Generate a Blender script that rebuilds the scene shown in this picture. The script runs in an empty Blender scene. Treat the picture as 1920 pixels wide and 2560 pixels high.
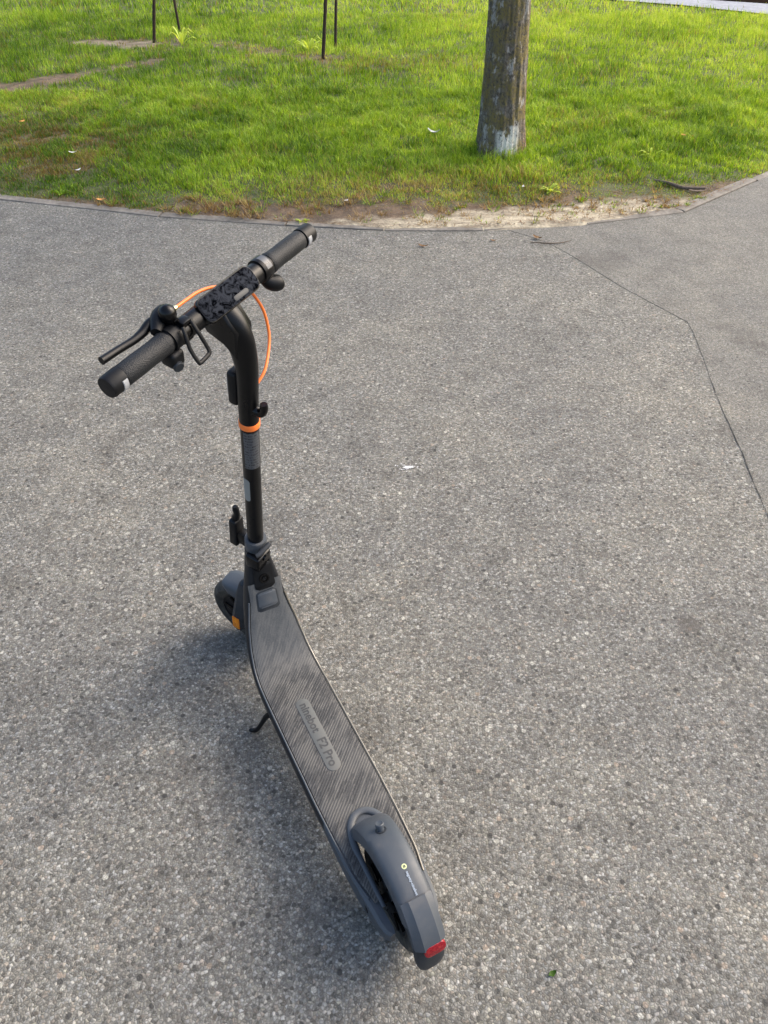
import bpy, bmesh, math, random
import numpy as np
from mathutils import Matrix, Vector
rng = np.random.RandomState(7); random.seed(7)
C = bpy.context.scene.collection
scene = bpy.context.scene
# ---------------------------------------------------------------- camera, sky, sun, exposure
cd = bpy.data.cameras.new('camera'); cam = bpy.data.objects.new('camera', cd); C.objects.link(cam)
CAMH = 1.8318
cam.location = (0, 0, CAMH); cam.rotation_euler = (math.pi/2-0.7119, 0, 0)
cd.sensor_fit = 'VERTICAL'; cd.sensor_height = 36; cd.sensor_width = 27; cd.lens = 27.327
cd.clip_start = .05; cd.clip_end = 1500
scene.camera = cam
SUN_EL, SUN_AZ = math.radians(40), math.radians(24)     # azimuth: angle from +X towards +Y
w = bpy.data.worlds.new('World'); scene.world = w; w.use_nodes = True
nt = w.node_tree; nt.nodes.clear()
sky = nt.nodes.new('ShaderNodeTexSky'); sky.sky_type = 'NISHITA'; sky.sun_disc = False
sky.sun_elevation = SUN_EL; sky.sun_rotation = math.pi/2-SUN_AZ
sky.air_density = 1.0; sky.dust_density = 5.0; sky.ozone_density = 1.0
bg = nt.nodes.new('ShaderNodeBackground'); bg.inputs[1].default_value = .15
wo = nt.nodes.new('ShaderNodeOutputWorld')
nt.links.new(sky.outputs[0], bg.inputs[0]); nt.links.new(bg.outputs[0], wo.inputs[0])
sd = bpy.data.lights.new('sun', 'SUN'); sd.energy = .72; sd.angle = math.radians(70); sd.color = (1, .90, .74)
sun = bpy.data.objects.new('sun', sd); C.objects.link(sun)
dirv = Vector((math.cos(SUN_AZ)*math.cos(SUN_EL), math.sin(SUN_AZ)*math.cos(SUN_EL), math.sin(SUN_EL)))
sun.rotation_euler = dirv.to_track_quat('Z', 'Y').to_euler(); sun.location = (8, 4, 6)
vs = scene.view_settings; vs.view_transform = 'Standard'; vs.look = 'None'; vs.exposure = 1.42; vs.gamma = 1
vs.use_curve_mapping = False

# ---------------------------------------------------------------- material helper
class M:
    def __init__(s, name):
        s.m = bpy.data.materials.new(name); s.m.use_nodes = True
        s.t = s.m.node_tree; s.n = s.t.nodes; s.b = s.n['Principled BSDF']; s.out = s.n['Material Output']
        s._tc = None
    def node(s, typ, **k):
        n = s.n.new(typ)
        for a, v in k.items(): setattr(n, a, v)
        return n
    def link(s, a, b): s.t.links.new(a, b)
    def put(s, inp, v):
        if hasattr(v, 'links') or isinstance(v, bpy.types.NodeSocket): s.link(v, inp)
        else: inp.default_value = v
    def coord(s, kind='Object', scale=None, rot=None, loc=None):
        if not s._tc: s._tc = s.node('ShaderNodeTexCoord')
        o = s._tc.outputs[kind]
        if scale or rot or loc:
            mp = s.node('ShaderNodeMapping'); s.link(o, mp.inputs[0])
            if scale: mp.inputs['Scale'].default_value = scale
            if rot: mp.inputs['Rotation'].default_value = rot
            if loc: mp.inputs['Location'].default_value = loc
            o = mp.outputs[0]
        return o
    def noise(s, vec, scale, detail=3, rough=.55, dist=0, out='Fac'):
        n = s.node('ShaderNodeTexNoise'); s.link(vec, n.inputs['Vector']); n.inputs['Scale'].default_value = scale
        n.inputs['Detail'].default_value = detail; n.inputs['Roughness'].default_value = rough
        n.inputs['Distortion'].default_value = dist
        return n.outputs[out]
    def voro(s, vec, scale, feature='F1', rnd=1, out=None):
        n = s.node('ShaderNodeTexVoronoi', feature=feature); s.link(vec, n.inputs['Vector']); n.inputs['Scale'].default_value = scale
        n.inputs['Randomness'].default_value = rnd
        return n.outputs[out] if out else n
    def ramp(s, f, stops, interp='LINEAR'):
        n = s.node('ShaderNodeValToRGB'); s.put(n.inputs[0], f); cr = n.color_ramp; cr.interpolation = interp
        while len(cr.elements) < len(stops): cr.elements.new(.5)
        for e, (p, c) in zip(cr.elements, stops):
            e.position = p; e.color = (c, c, c, 1) if isinstance(c, (int, float)) else (*c, 1)
        return n.outputs[0]
    def mix(s, f, a, b, mode='MIX'):
        n = s.node('ShaderNodeMix', data_type='RGBA', blend_type=mode)
        s.put(n.inputs[0], f)
        for i, v in ((6, a), (7, b)):
            s.put(n.inputs[i], (*v, 1) if isinstance(v, tuple) and len(v) == 3 else v)
        return n.outputs[2]
    def math(s, op, a, b=None, clamp=False):
        n = s.node('ShaderNodeMath', operation=op, use_clamp=clamp); s.put(n.inputs[0], a)
        if b is not None: s.put(n.inputs[1], b)
        return n.outputs[0]
    def attr(s, name):
        n = s.node('ShaderNodeAttribute'); n.attribute_name = name; return n.outputs['Fac']
    def bump(s, h, dist=.001, strength=1, normal=None):
        n = s.node('ShaderNodeBump'); s.put(n.inputs['Height'], h); n.inputs['Distance'].default_value = dist
        n.inputs['Strength'].default_value = strength
        if normal is not None: s.link(normal, n.inputs['Normal'])
        return n.outputs[0]
    def set(s, color=None, rough=None, normal=None, metal=None, spec=None, **k):
        b = s.b.inputs
        if color is not None: s.put(b['Base Color'], (*color, 1) if isinstance(color, tuple) and len(color) == 3 else color)
        if rough is not None: s.put(b['Roughness'], rough)
        if normal is not None: s.link(normal, b['Normal'])
        if metal is not None: b['Metallic'].default_value = metal
        if spec is not None: s.put(b['Specular IOR Level'], spec)
        return s.m

def plastic(name, col, rough, dust=.25, grain=900, dustcol=(.16, .14, .12), spec=.42):
    m = M(name); v = m.coord()
    n = m.noise(v, 9, 5, .65); f = m.noise(v, 60, 3, .6)
    d = m.math('MULTIPLY', m.ramp(n, [(.45, 0.0), (.75, 1.0)]), m.ramp(f, [(.35, .2), (.7, 1.0)]))
    d = m.math('MULTIPLY', d, dust)
    c = m.mix(d, col, dustcol)
    r = m.math('ADD', m.math('MULTIPLY', m.ramp(f, [(.3, 0.0), (.7, 1.0)]), .10), rough)
    return m.set(c, r, m.bump(m.noise(v, grain, 2), .0003, .35), spec=spec)
mat = {}
mat['black'] = plastic('satin_black_paint', (.0025, .0027, .0033), .27, .015, spec=.24)
mat['blackplastic'] = plastic('black_plastic', (.0045, .005, .006), .40, .03, spec=.22)
mat['gloss'] = plastic('gloss_black', (.002, .002, .0023), .13, .01, spec=.25)
mat['slate'] = plastic('slate_plastic', (.046, .055, .066), .42, .42)
mat['railsun'] = plastic('sunlit_rail', (.13, .115, .085), .2, .15, spec=.9)  # pale warm rail colour, sunlight painted in
mat['shell'] = plastic('dark_shell', (.008, .009, .011), .4, .08, spec=.25)
mat['slatedark'] = plastic('dark_slate_plastic', (.020, .024, .029), .45, .15, spec=.3)
mat['rubber'] = plastic('rubber', (.022, .022, .022), .7, .7)
mat['orange'] = plastic('orange_sheath', (.86, .19, .035), .38, .02)
mat['silver'] = M('clear_lens').set((.55, .57, .60), .22, None, .6)
mat['brass'] = M('brass_ferrule').set((.75, .68, .42), .3, None, .8)
mm = M('red_reflector'); v = mm.coord()
mat['red'] = mm.set(mm.mix(mm.ramp(mm.noise(v, 160, 2), [(.45, 0.0), (.6, .6)]), (.17, .001, .008), (.30, .02, .02)), .18, mm.bump(mm.voro(v, 260, out='Distance'), .001, .4))
mm = M('amber_reflector'); v = mm.coord()
mat['amber'] = mm.set(mm.mix(mm.ramp(mm.voro(v, 300, out='Distance'), [(0, 0.0), (.7, 1.0)]), (1.0, .42, .01), (.7, .16, .005)), .2)
mm = M('grip_rubber'); v = mm.coord(scale=(1, 1, 1))
wv = mm.node('ShaderNodeTexWave', bands_direction='X'); mm.link(v, wv.inputs[0]); wv.inputs['Scale'].default_value = 160; wv.inputs['Distortion'].default_value = 0
vo = mm.voro(v, 420, out='Distance')
mat['grip'] = mm.set(mm.mix(mm.ramp(mm.noise(v, 30, 3), [(.4, 0.0), (.7, .5)]), (.009, .0105, .0125), (.022, .022, .022)), .5, mm.bump(vo, .0012, .6, mm.bump(wv.outputs[1], .0006, .4)), spec=.3)
# grooved deck rubber, 45 degree ribs, dusty and rubbed dark in places
mm = M('grooved_deck_rubber'); v = mm.coord()
def wave(mm, v, rot, scale):
    mp = mm.node('ShaderNodeMapping'); mm.link(v, mp.inputs[0]); mp.inputs['Rotation'].default_value = (0, 0, rot)
    n = mm.node('ShaderNodeTexWave', bands_direction='X', wave_profile='SIN'); mm.link(mp.outputs[0], n.inputs[0])
    n.inputs['Scale'].default_value = scale; n.inputs['Distortion'].default_value = 0
    return n.outputs[1], mp.outputs[0]
wv, rv = wave(mm, v, math.radians(45), 2*math.pi/(20*.0064))
sep = mm.node('ShaderNodeSeparateXYZ'); mm.link(v, sep.inputs[0])
fade = mm.ramp(sep.outputs[1], [(0, 1.0), (.58, 1.0), (.76, .12), (1, .0)])
mp = mm.node('ShaderNodeMapping'); mm.link(rv, mp.inputs[0]); mp.inputs['Scale'].default_value = (5.5, .7, 1)
streak = mm.noise(mp.outputs[0], 22, 4, .7)
big = mm.noise(v, 13, 3, .6)
dark = mm.ramp(mm.math('ADD', mm.math('MULTIPLY', streak, .62), mm.math('MULTIPLY', big, .38)), [(.46, 0.0), (.52, 1.0)])
dust = mm.mix(dark, (.011, .0105, .010), (.098, .093, .082))
fine = mm.noise(v, 320, 2, .6)
groove = mm.math('MULTIPLY', mm.ramp(wv, [(.3, 0.0), (.62, 1.0)]), fade)
c = mm.mix(mm.math('MULTIPLY', groove, .8), dust, (.026, .027, .028))
c = mm.mix(mm.math('MULTIPLY', mm.ramp(fade, [(0, .85), (.9, 0.0)]), 1), c, (.060, .067, .072))
c = mm.mix(.22, c, mm.ramp(fine, [(.3, .02), (.7, .12)]))
mat['mat'] = mm.set(c, .62, mm.bump(mm.math('MULTIPLY', groove, -1), .0012, .7, mm.bump(fine, .0004, .4)))
mat['pill'] = plastic('deck_badge_grey', (.088, .092, .088), .6, .3)
mat['ink'] = plastic('deck_badge_ink', (.034, .036, .037), .6, .3)
mm = M('grey_label'); v = mm.coord()
sx = mm.node('ShaderNodeSeparateXYZ'); mm.link(v, sx.inputs[0])
rows = mm.math('FRACT', mm.math('MULTIPLY', sx.outputs[2], 120))
rowm = mm.ramp(rows, [(.35, 1.0), (.5, 0.0)], 'CONSTANT')
blk = mm.ramp(mm.noise(mm.coord(scale=(1, 1, .35)), 420, 1), [(.49, 0.0), (.52, 1.0)])
mat['label'] = mm.set(mm.mix(mm.math('MULTIPLY', rowm, blk), (.075, .080, .088), (.016, .017, .02)), .4)
mat['label2'] = mm2 = plastic('pale_label', (.21, .22, .21), .4, .1)
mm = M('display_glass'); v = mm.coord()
painted_refl = mm.noise(v, 55, 4, .7, 2.2)  # mottled leaf reflection painted into the base colour and roughness
mat['screen'] = mm.set(mm.mix(mm.ramp(painted_refl, [(.42, 0.0), (.57, 1.0)]), (.001, .0012, .002), (.024, .027, .034)), mm.ramp(painted_refl, [(.42, .18), (.56, .42)]), spec=.0)
mat['yellowink'] = M('yellow_ink').set((.48, .52, .26), .5); mat['whiteink'] = M('white_ink').set((.22, .26, .31), .5)
mm = M('tyre_rubber'); v = mm.coord()
mat['tyre'] = mm.set(mm.mix(mm.ramp(mm.noise(v, 35, 4, .6), [(.4, 0.0), (.7, 1.0)]), (.018, .017, .015), (.075, .066, .052)), .75, mm.bump(mm.noise(v, 350, 2), .0006, .5))

# asphalt ---------------------------------------------------------
def asphalt(name, s, binder, lo, hi, warm, dark_spots):
    m = M(name); v = m.coord('Object')
    wob = m.node('ShaderNodeVectorMath', operation='MULTIPLY_ADD')
    m.link(m.noise(v, s*.8, 2, .5, out='Color'), wob.inputs[0]); wob.inputs[1].default_value = (.35/s,)*3; m.link(v, wob.inputs[2])
    vv = wob.outputs[0]
    V = m.voro(vv, s); E_ = m.voro(vv, s, 'DISTANCE_TO_EDGE', out='Distance')
    V2 = m.voro(vv, s*2.3)
    sc = m.node('ShaderNodeSeparateColor'); m.link(V.outputs['Color'], sc.inputs[0])
    sc2 = m.node('ShaderNodeSeparateColor'); m.link(V2.outputs['Color'], sc2.inputs[0])
    g = m.ramp(sc.outputs[0], [(0, lo*.30), (.14, lo*.75), (.30, lo), (.70, (lo+hi)/2), (.90, hi), (.97, hi*1.35)])
    tint = m.ramp(sc.outputs[1], [(0, (1.0, .95, .90)), (.5, (.98, .99, 1.0)), (.78, (.93, .97, 1.05)), (.92, (1.10, .95, .86)), (1, (1.0, 1.02, .92))])
    g = m.mix(1, g, tint, 'MULTIPLY')
    g2 = m.ramp(sc2.outputs[0], [(0, lo*.5), (.6, lo*1.1), (.93, hi*.9), (1, hi*1.5)])
    g = m.mix(.30, g, g2)
    V3 = m.voro(vv, s*.36); s3 = m.node('ShaderNodeSeparateColor'); m.link(V3.outputs['Color'], s3.inputs[0])
    core = m.ramp(V3.outputs['Distance'], [(.30, 1.0), (.42, 0.0)])
    g = m.mix(m.math('MULTIPLY', core, m.ramp(s3.outputs[0], [(.93, 0.0), (.95, .85)])), g, (.030, .031, .034))
    g = m.mix(m.math('MULTIPLY', core, m.ramp(s3.outputs[1], [(.975, 0.0), (.985, .8)])), g, (hi*1.05, hi*.86, hi*.74))
    g = m.mix(m.math('MULTIPLY', core, m.ramp(s3.outputs[2], [(.975, 0.0), (.985, .8)])), g, (hi*1.5, hi*1.5, hi*1.45))
    edge = m.ramp(E_, [(0, 1.0), (.10, .75), (.24, 0.0)])
    c = m.mix(m.math('MULTIPLY', edge, .46), g, binder)
    # worn and dirty zones
    b1 = m.noise(v, 1.1, 5, .62); b2 = m.noise(v, 7, 4, .6)
    c = m.mix(1, c, m.ramp(b1, [(.28, (.74, .735, .725)), (.42, (.93, .93, .94)), (.56, (1.03, 1.02, 1.0)), (.72, (1.18, 1.15, 1.09))]), 'MULTIPLY')
    c = m.mix(1, c, m.ramp(b2, [(.28, (.78, .77, .76)), (.5, 1.0), (.74, (1.16, 1.15, 1.12))]), 'MULTIPLY')
    b3 = m.noise(v, 55, 3, .75)
    c = m.mix(1, c, m.ramp(b3, [(.30, .78), (.5, 1.0), (.70, 1.26)]), 'MULTIPLY')
    c = m.mix(1, c, warm, 'MULTIPLY')
    for (x, y, r, k) in dark_spots:  # round dark brown spots, ragged by noise
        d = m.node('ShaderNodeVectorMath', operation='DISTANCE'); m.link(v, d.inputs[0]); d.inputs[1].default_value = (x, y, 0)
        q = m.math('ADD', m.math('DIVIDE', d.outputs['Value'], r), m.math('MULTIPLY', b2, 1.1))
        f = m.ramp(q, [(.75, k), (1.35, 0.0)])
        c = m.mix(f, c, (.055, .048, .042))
    h = m.math('ADD', m.math('MULTIPLY', m.ramp(E_, [(0, 0.0), (.3, 1.0)]), .8), m.math('MULTIPLY', sc.outputs[2], .5))
    nrm = m.bump(m.noise(v, s*5, 2), .0006, .5, m.bump(h, .0018, .6))
    return m.set(c, .82, nrm, spec=.35)
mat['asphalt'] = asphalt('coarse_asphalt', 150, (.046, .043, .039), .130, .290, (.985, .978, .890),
                         [(-2.55, 4.95, .30, .55), (.948, 1.60, .09, .55), (1.42, 2.62, .12, .3), (-.42, 1.05, .30, .22), (-.50, 1.55, .22, .3), (-.15, .75, .2, .25), (-1.1, 2.6, .25, .15), (.6, 3.2, .3, .14), (-2.0, 4.2, .4, .16)])  # stains, plus brown blotches left of the scooter
mat['asphalt2'] = asphalt('fine_asphalt', 220, (.055, .051, .047), .135, .245, (.985, .978, .895), [(1.25, 4.35, .35, .3), (1.75, 3.5, .3, .25)])
mat['tar2'] = plastic('crumbled_asphalt', (.10, .095, .085), .9, .5)
mat['tar'] = plastic('crack_dirt', (.055, .050, .043), .9, .6)
def noisy(name, a, b, scale, rough=.85, bumpd=.004, detail=5):
    m = M(name); v = m.coord(); n = m.noise(v, scale, detail, .65); f = m.noise(v, scale*7, 3, .6)
    c = m.mix(m.ramp(n, [(.35, 0.0), (.65, 1.0)]), a, b); c = m.mix(1, c, m.ramp(f, [(.25, .72), (.75, 1.22)]), 'MULTIPLY')
    return m.set(c, rough, m.bump(f, bumpd, .6))
mat['kerb'] = noisy('kerb_concrete', (.13, .118, .10), (.215, .195, .165), 7)
mat['palepath'] = noisy('pale_path', (.20, .215, .245), (.25, .265, .30), 3)
mat['darkshade'] = noisy('painted_shadow', (.010, .007, .006), (.020, .014, .011), 3); mat['darkshade'].node_tree.nodes['Principled BSDF'].inputs['Specular IOR Level'].default_value = 0  # near-black colour standing in for shadow beyond the path
mat['wood'] = noisy('rusty_stake', (.014, .009, .007), (.05, .026, .014), 40)
mat['twig'] = noisy('twig_bark', (.07, .05, .035), (.16, .12, .09), 60)
mat['deadleaf'] = noisy('dead_leaf', (.10, .05, .02), (.20, .11, .04), 60)
mat['yellowleaf'] = noisy('yellow_leaf', (.55, .22, .05), (.65, .34, .10), 60)
mat['paper'] = noisy('white_scrap', (.62, .62, .60), (.8, .8, .78), 60)
mat['white'] = noisy('white_splash', (.5, .5, .5), (.7, .7, .7), 60)
# lawn floor: attributes soil / sand
m = M('lawn_floor'); v = m.coord()
n1 = m.noise(v, 9, 5, .65); n2 = m.noise(v, 60, 4, .65)
green = m.mix(m.ramp(n1, [(.3, 0.0), (.7, 1.0)]), (.045, .055, .016), (.085, .090, .032))
soilc = m.mix(m.ramp(n1, [(.38, 0.0), (.62, 1.0)]), (.060, .040, .024), (.145, .098, .058))
sandc = m.mix(m.ramp(m.noise(m.coord(scale=(.5, 1.6, 1)), 12, 5, .65), [(.36, 0.0), (.62, 1.0)]), (.20, .165, .115), (.42, .37, .27))
c = m.mix(m.attr('soil'), green, soilc); c = m.mix(m.attr('sand'), c, sandc)
c = m.mix(1, c, m.ramp(n2, [(.25, .6), (.75, 1.3)]), 'MULTIPLY')
mat['lawn'] = m.set(c, .9, m.bump(n2, .012, .7))
def grassmat(name):
    m = M(name)
    t, d = m.attr('tint'), m.attr('dry')
    base = m.ramp(t, [(0, (.045, .105, .009)), (.26, (.125, .24, .014)), (.6, (.26, .40, .03)), (1, (.44, .55, .10))])
    dryc = m.ramp(t, [(0, (.15, .085, .036)), (.5, (.27, .19, .080)), (1, (.44, .35, .17))])
    c = m.mix(d, base, dryc)
    m.set(c, .55, spec=.25)
    tr = m.node('ShaderNodeBsdfTranslucent'); c2 = m.mix(1, c, (1.5, 1.35, .6), 'MULTIPLY'); m.link(c2, tr.inputs[0])
    mx = m.node('ShaderNodeMixShader'); mx.inputs[0].default_value = .42
    m.link(m.b.outputs[0], mx.inputs[1]); m.link(tr.outputs[0], mx.inputs[2]); m.link(mx.outputs[0], m.out.inputs[0])
    return m.m
mat['grass'] = grassmat('grass_blades')
mat['leaf'] = grassmat('tree_leaves')
# bark: grey brown, yellow lichen, white peeled patches, painted sun glow
m = M('lichen_bark'); v = m.coord(); vz = m.coord(scale=(1, 1, .75))
n1 = m.noise(vz, 16, 6, .7); n2 = m.noise(vz, 55, 5, .7, 1.0); n3 = m.noise(v, 7, 4, .65)
c = m.mix(m.ramp(n2, [(.35, 0.0), (.65, 1.0)]), (.058, .050, .040), (.245, .220, .180))
c = m.mix(m.math('MULTIPLY', m.ramp(n3, [(.44, 0.0), (.54, 1.0)]), m.ramp(n2, [(.42, .1), (.56, .85)])), c, (.21, .165, .032))
m2 = m.noise(m.coord(loc=(5, 2, 1), scale=(1, 1, .6)), 11, 5, .7)
c = m.mix(m.math('MULTIPLY', m.ramp(m2, [(.57, 0.0), (.62, .85)]), m.ramp(n2, [(.36, 0.0), (.50, 1.0)])), c, (.42, .41, .38))
sp = m.node('ShaderNodeSeparateXYZ'); m.link(v, sp.inputs[0])
low = m.ramp(m.math('ADD', sp.outputs[2], m.math('MULTIPLY', n3, .22)), [(.05, 0.0), (.12, 1.0), (.33, 1.0), (.37, 0.0)])
side = m.ramp(m.math('ADD', m.math('MULTIPLY', sp.outputs[0], 3.2), .5), [(.28, 0.0), (.36, 1.0), (.78, 1.0), (.90, 0.0)])
side = m.math('MULTIPLY', side, m.ramp(m2, [(.42, 0.0), (.50, 1.0)]))
wh = m.math('MULTIPLY', m.math('MULTIPLY', low, side), m.ramp(n2, [(.36, 0.0), (.45, 1.0)]))
front = m.ramp(sp.outputs[1], [(0, 0.0), (1, 0.0)])
wh = m.math('MULTIPLY', wh, m.math('LESS_THAN', sp.outputs[1], 0.0))
c = m.mix(wh, c, (.74, .73, .67))
# orange low-sun glow painted onto the right flank
sunglow = m.ramp(m.math('ADD', m.math('MULTIPLY', sp.outputs[0], 3.2), m.math('MULTIPLY', n1, .5)), [(.66, 0.0), (.82, .8)])
c = m.mix(m.math('MULTIPLY', sunglow, m.ramp(n2, [(.46, 0.0), (.60, .8)])), c, (.30, .13, .03))
mat['bark'] = m.set(c, .85, m.bump(m.math('ADD', n1, m.math('MULTIPLY', n2, 1.6)), .016, .9))

# ---------------------------------------------------------------- mesh helpers
def mesh(name, verts, faces, mt, parent=None, smooth=True, angle=38):
    me = bpy.data.meshes.new(name); me.from_pydata([tuple(v) for v in verts], [], faces); me.update()
    bm = bmesh.new(); bm.from_mesh(me); bmesh.ops.recalc_face_normals(bm, faces=bm.faces); bm.to_mesh(me); bm.free()
    return link(name, me, mt, parent, smooth, angle)
def link(name, me, mt, parent=None, smooth=True, angle=38):
    me.materials.append(mat[mt])
    if smooth:
        me.polygons.foreach_set('use_smooth', [True]*len(me.polygons)); me.set_sharp_from_angle(angle=math.radians(angle))
    o = bpy.data.objects.new(name, me); C.objects.link(o)
    if parent is not None: o.parent = parent
    return o
def tag(o, label, cat, group=None):
    o['label'] = label; o['category'] = cat
    if group: o['group'] = group
    return o
def struct(o): o['kind'] = 'structure'; return o
def stuff(o): o['kind'] = 'stuff'; return o
def loftvf(rings, cap=True, loop=False):
    n = len(rings[0]); V = [p for r in rings for p in r]; F = []
    k = len(rings)
    for i in range(k if loop else k-1):
        a, b = i*n, ((i+1) % k)*n
        for j in range(n): F.append((a+j, a+(j+1) % n, b+(j+1) % n, b+j))
    if cap and not loop: F.append(tuple(range(n))[::-1]); F.append(tuple((k-1)*n+j for j in range(n)))
    return V, F
def loft(name, rings, mt, parent=None, cap=True, loop=False, angle=38):
    V, F = loftvf(rings, cap, loop); return mesh(name, V, F, mt, parent, True, angle)
def catmull(P, n=6):
    P = [np.array(p, float) for p in P]; Q = [2*P[0]-P[1]]+P+[2*P[-1]-P[-2]]; out = []
    for i in range(1, len(Q)-2):
        for k in range(n):
            t = k/n; a, b, c_, d = Q[i-1:i+3]
            out.append(.5*((2*b)+(c_-a)*t+(2*a-5*b+4*c_-d)*t*t+(3*b-a-3*c_+d)*t**3))
    out.append(P[-1]); return out
def tubevf(path, rad, n=14, sx=1, flat=None):
    path = [np.array(p, float) for p in path]; rings = []
    up = None
    for i, p in enumerate(path):
        t = path[min(i+1, len(path)-1)]-path[max(i-1, 0)]; t /= np.linalg.norm(t)
        if up is None:
            up = np.array([0, 0, 1.]) if abs(t[2]) < .9 else np.array([0, 1., 0])
        s_ = np.cross(t, up); s_ /= np.linalg.norm(s_); u = np.cross(s_, t); up = u
        r = rad[i] if hasattr(rad, '__len__') else rad
        rings.append([p+r*(sx*math.cos(a)*s_+math.sin(a)*u) for a in np.linspace(0, 2*math.pi, n, endpoint=False)])
    return loftvf(rings)
def tube(name, path, rad, mt, parent=None, n=14, sx=1, smoothn=0):
    if smoothn:
        if hasattr(rad, '__len__'):
            q = catmull([list(p)+[r] for p, r in zip(path, rad)], smoothn); path = [x[:3] for x in q]; rad = [x[3] for x in q]
        else: path = catmull(path, smoothn)
    V, F = tubevf(path, rad, n, sx); return mesh(name, V, F, mt, parent, True, 50)
def lathe(name, prof, mt, parent=None, axis='x', c=(0, 0, 0), n=48, closed=False, angle=38, wob=None):
    rings = []
    for k in range(n):
        a = 2*math.pi*k/n; ring = []
        for i, (h, r) in enumerate(prof):
            rr = r if wob is None else r+wob(k, i)
            x, y, z = (h, rr*math.cos(a), rr*math.sin(a)) if axis == 'x' else ((rr*math.cos(a), rr*math.sin(a), h) if axis == 'z' else (rr*math.cos(a), h, rr*math.sin(a)))
            ring.append((x+c[0], y+c[1], z+c[2]))
        rings.append(ring)
    m_ = len(prof); V = [p for r in rings for p in r]; F = []
    for k in range(n):
        a, b = k*m_, ((k+1) % n)*m_
        for j in range(m_ if closed else m_-1):
            F.append((a+j, a+(j+1) % m_, b+(j+1) % m_, b+j))
    if not closed:
        F.append(tuple(k*m_ for k in range(n))); F.append(tuple(k*m_+m_-1 for k in range(n))[::-1])
    return mesh(name, V, F, mt, parent, True, angle)
def rbox(name, c, s, mt, parent=None, bev=.003, rot=None, seg=2, taper=None):
    bm = bmesh.new(); bmesh.ops.create_cube(bm, size=1)
    for v_ in bm.verts:
        k = 1
        if taper and v_.co.z > 0: k = taper
        v_.co = Vector((v_.co.x*s[0]*k, v_.co.y*s[1]*k, v_.co.z*s[2]))
    if bev: bmesh.ops.bevel(bm, geom=bm.edges[:], offset=bev, segments=seg, affect='EDGES', profile=.5)
    Mx = Matrix.Translation(c) @ (rot.to_4x4() if rot is not None else Matrix.Identity(4))
    bmesh.ops.transform(bm, matrix=Mx, verts=bm.verts)
    me = bpy.data.meshes.new(name); bm.to_mesh(me); bm.free(); return link(name, me, mt, parent)
def prism(name, outline, nrm, depth, mt, parent=None, bev=.0015, M4=None):
    """outline: 2D pts in XY extruded along +Z by depth, then M4."""
    bm = bmesh.new(); vs_ = [bm.verts.new((p[0], p[1], 0)) for p in outline]; f = bm.faces.new(vs_)
    r = bmesh.ops.extrude_face_region(bm, geom=[f]); bmesh.ops.translate(bm, vec=(0, 0, depth), verts=[g for g in r['geom'] if isinstance(g, bmesh.types.BMVert)])
    bmesh.ops.recalc_face_normals(bm, faces=bm.faces)
    if bev:
        top = [e for e in bm.edges if all(abs(v_.co.z-depth) < 1e-6 for v_ in e.verts)]
        bmesh.ops.bevel(bm, geom=top, offset=bev, segments=2, affect='EDGES', profile=.5)
    if M4 is not None: bmesh.ops.transform(bm, matrix=M4, verts=bm.verts)
    me = bpy.data.meshes.new(name); bm.to_mesh(me); bm.free(); return link(name, me, mt, parent)
def rrect(w_, h_, r, n=5):
    out = []
    for cx, cy, a0 in ((w_/2-r, h_/2-r, 0), (-w_/2+r, h_/2-r, 90), (-w_/2+r, -h_/2+r, 180), (w_/2-r, -h_/2+r, 270)):
        for k in range(n+1):
            a = math.radians(a0+90*k/n); out.append((cx+r*math.cos(a), cy+r*math.sin(a)))
    return out
def basis(o, x, y, z): 
    return Matrix(((x[0], y[0], z[0], o[0]), (x[1], y[1], z[1], o[1]), (x[2], y[2], z[2], o[2]), (0, 0, 0, 1)))

# value noise for numpy
_T = np.random.RandomState(3).rand(256, 256)
def vnoise(x, y, s):
    x = np.asarray(x)*s; y = np.asarray(y)*s; xi = np.floor(x).astype(int); yi = np.floor(y).astype(int)
    fx = x-xi; fy = y-yi; fx = fx*fx*(3-2*fx); fy = fy*fy*(3-2*fy)
    g = lambda a, b: _T[a % 256, b % 256]
    return (g(xi, yi)*(1-fx)+g(xi+1, yi)*fx)*(1-fy)+(g(xi, yi+1)*(1-fx)+g(xi+1, yi+1)*fx)*fy
def fbm(x, y, s, o=4):
    t = 0; a = .5; n = 0
    for k in range(o): t = t+a*vnoise(np.asarray(x)+17.3*k, np.asarray(y)-9.1*k, s*2**k); n += a; a *= .55
    return t/n

# ---------------------------------------------------------------- ground, roads
KX = np.array([-40, -9, -4.6, -2.59, -2.079, -1.444, -.67, 0., .573, 1.239, 1.959, 2.751, 5.2, 9.0, 40])
KY = np.array([34, 9.4, 6.35, 5.344, 5.208, 5.027, 4.883, 4.79, 4.79, 4.883, 5.106, 5.814, 8.05, 11.6, 42.])
def K(x): return np.interp(x, KX, KY)
g = 900
struct(mesh('ground', [(-g, -g, -.12), (g, -g, -.12), (g, g, -.12), (-g, g, -.12)], [(0, 1, 2, 3)], 'lawn'))
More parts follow.
